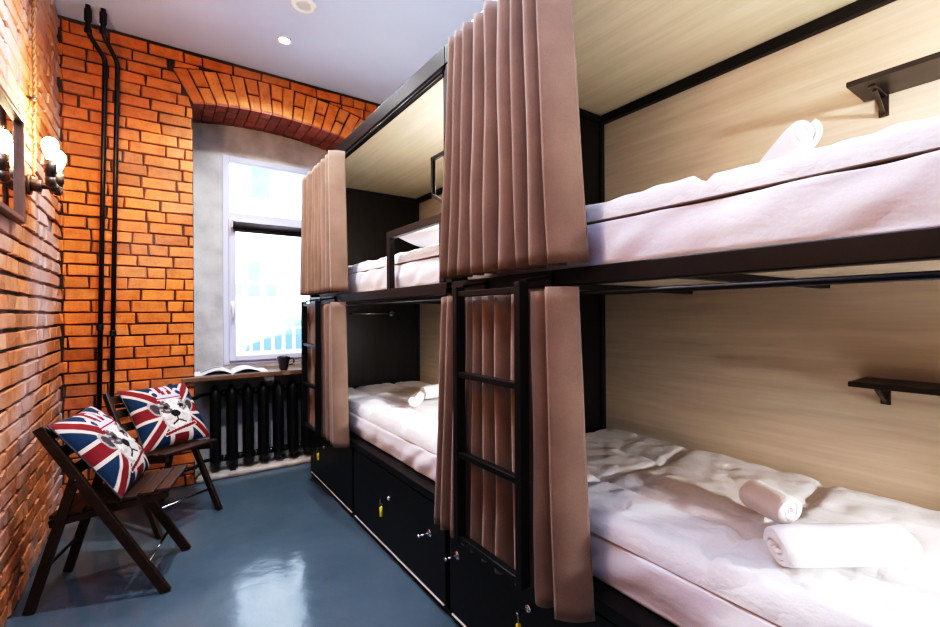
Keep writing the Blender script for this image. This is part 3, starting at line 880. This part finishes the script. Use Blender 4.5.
# ------------------------------------------------------------------ curtains
def make_curtain(label, Ya, Yb, z0, z1, n, seed, flare=.03, XC=.932, xmax=.976, deep=1.35, ret=.085):
    """Ya far edge, Yb near edge; folds run along the bunk front; the near hem turns in as a flat return"""
    rnd = random.Random(seed)
    L = Ya - Yb
    ws = [rnd.uniform(.75, 1.25) * (.72 + .56 * k / (n - 1)) for k in range(n)]; tot = sum(ws); cum = [0]
    for w_ in ws: cum.append(cum[-1] + w_ / tot)
    amps = [rnd.uniform(.8, 1.05) * (.85 + .3 * k / n) for k in range(n + 1)]
    per = 14
    def pt(a, b):
        zt = b                                     # 0 bottom, 1 top
        k = min(int(a * n), n - 1); s = a * n - k
        ph = 2 * PI * s
        A = .036 * amps[k] * (.88 + .12 * (1 - zt))
        cph = math.cos(ph)
        x = XC + deep * A * (cph if cph < 0 else cph ** .8)
        y = cum[k] + (cum[k + 1] - cum[k]) * (s + .035 * math.sin(ph * 2) - .05 * math.sin(ph))
        y = Ya - .10 * 0 - (L - .0) * y * .94
        y += .012 * noise.noise((a * 7, zt * 1.6, seed)) * (1 - zt)
        x += .008 * noise.noise((a * 9, zt * 2.2, seed + 5.))
        # hem spreads a little wider than the heading
        y += (.07 * (1 - a) - flare * a) * (1 - zt)**1.2
        z = z0 + (z1 - z0) * zt + (.006 * math.cos(ph) if zt > .97 else 0)
        return Vector((min(x, xmax), y, z))
    nu = n * per
    ex = 20                                        # the flat return at the near edge
    last = lambda b: pt(1, b)
    def full(a, b):
        i = a * (nu + ex)
        if i <= nu: return pt(i / nu, b)
        s = (i - nu) / ex
        p = last(b)
        fx, fy = XC - .044, p.y - .012                                       # front crease of the return
        ex_, ey_ = xmax + .004, p.y - ret - .02 * (1 - b)
        if s < .3:
            k = s / .3; r = Vector((p.x + (fx - p.x) * k, p.y + (fy - p.y) * k, p.z))
        else:
            k = (s - .3) / .7; bow = .010 * math.sin(PI * k)
            r = Vector((fx + (ex_ - fx) * k - bow, fy + (ey_ - fy) * k - bow * .6, p.z))
        return r
    m = MB(); m.grid(lambda a, b: full(a, b), nu + ex, 26)
    o = m.build('curtain', M['curtain'], None, True, solid=.003)
    return tag(o, label, 'curtain', 'brown bunk curtains')
make_curtain('brown pleated curtain hanging at the upper berth beside the window', 3.50, 2.79, 1.425, 2.300, 9, 3, .03, ret=.055)
make_curtain('brown curtain behind the ladder by the window, lower berth', 3.54, 2.78, .455, 1.352, 9, 8, .03, .938, .974, 1.0, .055)
make_curtain('large brown pleated curtain hanging from the ceiling-high rod mid-row', 1.44, .925, 1.418, 2.312, 8, 5, .045, ret=.06)
make_curtain('brown curtain behind the ladder between the open lower berths', 1.53, .89, .44, 1.348, 9, 12, .03, .938, .974, 1.1, .06)

# ------------------------------------------------------------------ bedding
def rounded_slab(x0, x1, y0, y1, z0, z1, r, nx, ny, nz, disp):
    """closed box-shaped cushion with rounded edges; disp(p, n) -> offset along the outward direction"""
    vs = {}; fs = []; out = []
    def vid(i, j, k):
        key = (i, j, k)
        if key not in vs:
            p = Vector((x0 + (x1 - x0) * i / nx, y0 + (y1 - y0) * j / ny, z0 + (z1 - z0) * k / nz))
            c = Vector((min(max(p.x, x0 + r), x1 - r), min(max(p.y, y0 + r), y1 - r), min(max(p.z, z0 + r), z1 - r)))
            d = p - c
            if d.length > 1e-9:
                n = d.normalized(); p = c + n * r
            else: n = Vector((0, 0, 1))
            vs[key] = len(out); out.append(p + disp(p, n))
        return vs[key]
    for i in range(nx):
        for j in range(ny):
            fs.append((vid(i, j, nz), vid(i + 1, j, nz), vid(i + 1, j + 1, nz), vid(i, j + 1, nz)))
            fs.append((vid(i, j, 0), vid(i, j + 1, 0), vid(i + 1, j + 1, 0), vid(i + 1, j, 0)))
    for j in range(ny):
        for k in range(nz):
            fs.append((vid(0, j, k), vid(0, j, k + 1), vid(0, j + 1, k + 1), vid(0, j + 1, k)))
            fs.append((vid(nx, j, k), vid(nx, j + 1, k), vid(nx, j + 1, k + 1), vid(nx, j, k + 1)))
    for i in range(nx):
        for k in range(nz):
            fs.append((vid(i, 0, k), vid(i + 1, 0, k), vid(i + 1, 0, k + 1), vid(i, 0, k + 1)))
            fs.append((vid(i, ny, k), vid(i, ny, k + 1), vid(i + 1, ny, k + 1), vid(i + 1, ny, k)))
    return MB().add(out, fs)

def mattress(Y0, z0, z1, label, seed):
    def disp(p, n):
        s = max(0, -n.x)                             # wrinkles on the front face only
        k = noise.noise((p.y * 5 + p.z * 6, p.z * 7 - p.y * 1.5, seed)) + .5 * noise.noise((p.y * 13 + p.z * 14, p.z * 12, seed + 3))
        d = noise.noise(((p.y * 1.0 + p.z * 1.6) * 9 + 2 * noise.noise((p.y * 2, p.z * 3, seed)), p.z * 2.5 - p.y * .8, seed + 9))
        return n * (.007 * k * s + .012 * d * s) * (0 if n.z < -.3 else 1) + (Vector((-.004 * (1 - math.cos(2 * PI * (p.z - z0) / (z1 - z0))) , 0, 0)) if n.x < -.5 else Vector())
    m = rounded_slab(XF + .062, XBK - .035, Y0 + .055, Y0 + BL - .06, z0, z1, .012, 30, 150, 14, disp)
    o = m.build('mattress', M['sheet'], None, True)
    return tag(o, label, 'mattress', 'sheeted mattresses on the bunks')

def duvet(Y0, z, label, seed, hang=.0, th=.062):
    x0, x1, y0, y1 = XF + (.064 if not hang else .012), XBK - .045, Y0 + .065, Y0 + BL - .075
    seams_y = [y0 + (y1 - y0) * k / 4 for k in (1, 2, 3)]; seams_x = [x0 + .26, x0 + .60]
    nx, ny = 90, 200
    def edge(d, r): 
        return math.sqrt(max(0, 1 - (1 - min(1, d / r))**2))
    dens = lambda t: t - .85 * math.sin(2 * PI * t) / (2 * PI)
    def top(a, b):
        a, b = dens(a), dens(b)
        x = x0 + (x1 - x0) * a; y = y0 + (y1 - y0) * b
        e = edge(min(x - x0, x1 - x), .045) * edge(min(y - y0, y1 - y), .045)
        h = th * e
        for s in seams_y: h -= .022 * math.exp(-((y - s + .012 * math.sin(x * 9)) / .016)**2) * e
        for s in seams_x: h -= .020 * math.exp(-((x - s + .010 * math.sin(y * 7 + seed)) / .016)**2) * e
        h += e * (.007 * noise.noise((x * 4, y * 3.2, seed)) + .006 * noise.noise((x * 10 + y * 3, y * 7, seed + 2)) + .005 * noise.noise((x * 9 - y * 16, y * 9 + x * 8, seed + 6)) + .005 * noise.noise((x * 25 + y * 9, y * 18, seed)) + .007 * (.4 - abs(noise.noise((x * 6 + y * 4, y * 11 - x * 4, seed + 11)))))
        p = Vector((x, y, z + .001 + max(h, 0)))
        if hang:
            k = max(0, 1 - (x - x0) / .10)
            p.z -= hang * k**2 * .8
        return p
    def bot(a, b):
        p = top(a, b); x = p.x
        if hang and x - x0 < .04: 
            return Vector((x + .0, p.y, p.z - .012 - .0))
        return Vector((x, p.y, z + .001))
    m = MB(); m.grid(top, nx, ny)
    # skirt to the underside: the rim closed by a second, flat grid
    def under(a, b):
        x = x0 + (x1 - x0) * dens(1 - a); y = y0 + (y1 - y0) * dens(b)
        zz = z + .001
        if hang:
            k = max(0, 1 - (x - x0) / .10); zz -= hang * k**2 * .8
            if x < XF + .056: zz = min(zz, z + .0005)
        return Vector((x, y, zz))
    m.grid(under, nx, ny)
    o = m.build('duvet', M['duvet'], None, True)
    return tag(o, label, 'duvet', 'quilted duvets on the bunks')

LZ0, LZ1, UZ0, UZ1 = .491, .622, 1.4145, 1.548
for Y0, w_ in ((YM, 'beside the window'), (YN0, 'with the wall shelf')):
    mattress(Y0, LZ0, LZ1, 'pale sheeted mattress on the lower berth ' + ('of the bunk beside the window' if Y0 == YM else 'under the two large towels'), 1.7 + Y0)
    mattress(Y0, UZ0, UZ1, 'pale sheeted mattress on the upper berth ' + ('behind the black guard rail' if Y0 == YM else 'under the upper wall shelf'), 4.1 + Y0)
    duvet(Y0, LZ1 + .002, 'white quilted duvet on the lower berth ' + ('seen between the two lower curtains' if Y0 == YM else 'with a rolled bath towel lying on it'), 2.2 + Y0)
    duvet(Y0, UZ1 + .002, 'white duvet on the upper berth ' + ('behind the black guard rail' if Y0 == YM else 'below the upper wall shelf'), 7.7 + Y0)

def pillow(loc, rz, sx, sy, sz, label, tilt=0):
    def f(a, b, s):
        u, v = a * 2 - 1, b * 2 - 1
        k = (max(0, 1 - abs(u)**2.8) * max(0, 1 - abs(v)**2.8))**.5
        return Vector((u * sx * (1 - .06 * (1 - v * v) * u * u), v * sy * (1 - .06 * (1 - u * u) * v * v), s * sz * k + .006 * k * noise.noise((u * 3, v * 3, s + 2.))))
    m = MB(); m.grid(lambda a, b: f(a, b, 1), 28, 28); m.grid(lambda a, b: f(1 - a, b, -1), 28, 28)
    o = m.build('pillow', M['towel'], None, True)
    o.location = loc; o.rotation_euler = (0, math.radians(tilt), rz)
    return tag(o, label, 'pillow')

def towel_roll(name, label, c, axis, length, R, turns=3.4, flat=.9, seed=0, group=None):
    """a towel rolled up: a spiral ribbon with thickness, extruded along its axis; c = centre of the end that faces the room"""
    ax = Vector(axis).normalized(); up = Vector((0, 0, 1)); e1 = ax.cross(up).normalized(); e2 = e1.cross(ax).normalized()
    th = R / (turns + .6) * .93; n = int(turns * 22)
    inner = []; outer = []
    for k in range(n + 1):
        s = k / n; a = s * turns * 2 * PI + seed
        r = R * (.10 + .90 * s)
        ro, ri = r, max(.001, r - th)
        wob = 1 + .02 * math.sin(a * 1.7 + seed)
        outer.append((ro * wob * math.cos(a), ro * wob * math.sin(a) * flat)); inner.append((ri * wob * math.cos(a), ri * wob * math.sin(a) * flat))
    loop = outer + inner[::-1]; nl = len(loop)
    m = MB(); NL = 14; vs = []
    for j in range(NL + 1):
        s = j / NL; d = s * length
        rimk = 1 - .10 * (abs(2 * s - 1)**8)
        for i, (x, y) in enumerate(loop):
            w_ = .003 * noise.noise((x * 40 + d * 9, y * 40, seed))
            shift = (.006 * math.sin(i * .35 + seed) if j in (0, NL) else 0)
            vs.append(Vector(c) + ax * (d + shift) + e1 * (x * rimk + w_) + e2 * (y * rimk + w_))
    fs = []
    for j in range(NL):
        for i in range(nl):
            i2 = (i + 1) % nl
            fs.append((j * nl + i, j * nl + i2, (j + 1) * nl + i2, (j + 1) * nl + i))
    # end faces: quads of the ribbon
    for base, rev in ((0, False), (NL * nl, True)):
        for k in range(n):
            q = (base + k, base + k + 1, base + nl - 2 - k, base + nl - 1 - k)
            fs.append(q if rev else q[::-1])
    m.add(vs, fs)
    o = fixnormals(m.build(name, M['towel'], None, True))
    md = o.modifiers.new('edge', 'BEVEL'); md.width = .002; md.segments = 1; md.limit_method = 'ANGLE'; md.angle_limit = 1.0
    return tag(o, label, 'towel', group)

TZ = LZ1 + .004 + .060
towel_roll('towel', 'thick white bath towel roll lying across the lower duvet under shelf', (1.165, .452, TZ + .052), (.275, -.182, 0), .305, .055, 3.2, .92, 2.0)
towel_roll('towel', 'small white towel roll with spiral end behind the thick roll', (1.405, .505, TZ + .053), (.30, .58, 0), .145, .050, 2.7, .96, .5)
towel_roll('towel', 'small white towel roll in front of its neighbour on bed near window', (1.30, 2.49, TZ + .052), (.62, .78, 0), .17, .044, 3.0, .95, 1.2)
towel_roll('towel', 'white bath towel roll behind the small roll on bed near window', (1.46, 2.66, TZ + .060), (.62, .12, 0), .26, .052, 3.0, .95, 2.2)
towel_roll('towel', 'white towel roll lying on the upper duvet below the shelf', (1.22, .412, UZ1 + .004 + .058 + .080), (.42, .42, -.13), .16, .044, 3.0, .95, .9)
pillow((1.42, 2.12, UZ1 + .004 + .075 + .085), .2, .30, .22, .085, 'white pillow lying behind the guard rail of the upper berth', 0)

# ------------------------------------------------------------------ wall shelves
def make_shelf(z, label):
    t = thing('wall_shelf', label, 'shelf', (XBK - .018, .490, z), group='dark shelves on the bunk back boards')
    MB().box((-.175, -.85, -.016), (0, 0, 0)).build('board', M['shelf'], t, bevel=.002)
    for y in (-.052, -.77):
        MB().box((-.006, y - .013, -.085), (0, y + .013, -.0165)).bar((-.006, y, -.075), (-.10, y, -.024), .012, .010).box((-.13, y - .010, -.022), (-.006, y + .010, -.0165)).build('bracket', M['gunmetal'], t, bevel=.002)
    return t
make_shelf(2.002, 'dark shelf on two brackets above the upper berth towel')
make_shelf(1.058, 'dark shelf on brackets above the lower berth towels')

# ------------------------------------------------------------------ lights
def light(name, kind, loc, energy, col, size=.05, rot=None, spot=None, blend=.6, shape=None, sy=None):
    l = bpy.data.lights.new(name, kind); l.energy = energy; l.color = col
    if kind in ('POINT', 'SPOT'): l.shadow_soft_size = size
    if kind == 'SPOT': l.spot_size = math.radians(spot); l.spot_blend = blend
    if kind == 'AREA':
        l.size = size
        if sy: l.shape = 'RECTANGLE'; l.size_y = sy
    if kind == 'SUN': l.angle = math.radians(1)
    o = bpy.data.objects.new(name, l); COL.objects.link(o); o.location = loc
    if rot: o.rotation_euler = rot
    return o
WARM = (1.0, .66, .36); NEUT = (.95, .97, 1.0); COOL = (.86, .90, 1.0)
# ceiling downlights: one in view, then two unseen ones added to fill the aisle
light('downlight', 'SPOT', (.774, 3.46, ZC - .02), 110, NEUT, .04, (0, 0, 0), 140)
light('downlight', 'SPOT', (.28, 2.3, ZC - .02), 160, NEUT, .04, (0, 0, 0), 150)
light('downlight', 'SPOT', (.15, .9, ZC - .02), 45, COOL, .04, (0, 0, 0), 150)
# the second pipe lamp further along the brick wall, and the glow of the one in view
for y in (.53, .73): light('sconce_bulb', 'POINT', (-.418, y, 2.08), 8, WARM, .03)
light('sconce_glow', 'POINT', (-.36, 3.05, 2.17), 15, WARM, .03)
# reading lamps on the head boards
for Y0 in (YN0, YM):
    light('reading_lamp', 'POINT', (1.50, Y0 + .09, 1.93), 38 if Y0 < 0 else 20, (1.0, .96, .95), .035)
    d = Vector((-.18, .95, -.42)); q = d.to_track_quat('-Z', 'Y').to_euler()
    light('reading_lamp', 'SPOT', (1.50, Y0 + .09, .98), 40, (.93, .94, 1.0), .03, q, 95, .7)
    light('reading_lamp', 'POINT', (1.50, Y0 + .09, .98), 4.0, (1.0, .88, .70), .035)
# added unseen fill aimed up at the ceiling, no real lamp there
light('ceiling_fill', 'AREA', (.1, .7, 2.35), 80, (.64, .79, 1.0), .6, (math.radians(195), 0, 0))
light('sun', 'SUN', (0, 0, 10), 7, (1.0, .97, .95), rot=(math.radians(48), 0, math.radians(-20)))

wd = bpy.data.worlds.new('World'); SC.world = wd; wd.use_nodes = True
nt = wd.node_tree; bg = nt.nodes['Background']
bg.inputs[0].default_value = (.62, .80, 1.0, 1); bg.inputs[1].default_value = 4.0

# ------------------------------------------------------------------ camera
yaw, roll, h, fpx = math.radians(34.8), math.radians(.35), 1.28, 451.
F = Vector((math.sin(yaw), math.cos(yaw), 0)); R = Vector((math.cos(yaw), -math.sin(yaw), 0)); U = Vector((0, 0, 1))
R2 = R * math.cos(roll) - U * math.sin(roll); U2 = U * math.cos(roll) + R * math.sin(roll)
cam = bpy.data.cameras.new('camera'); co = bpy.data.objects.new('camera', cam); COL.objects.link(co)
m = Matrix((R2, U2, -F)).transposed().to_4x4(); m.translation = (0, 0, h)
co.matrix_world = m
cam.sensor_fit = 'HORIZONTAL'; cam.sensor_width = 36; cam.lens = fpx / 940 * 36
cam.shift_y = .0; cam.clip_start = .02; cam.clip_end = 200
SC.camera = co
SC.view_settings.view_transform = 'Standard'
SC.view_settings.look = 'None'
SC.view_settings.exposure = .1
SC.view_settings.use_curve_mapping = True
cm = SC.view_settings.curve_mapping
c = cm.curves[3]
for p in ((.03, .012), (.10, .075), (.22, .24), (.50, .62)): c.points.new(*p)
cm.update()
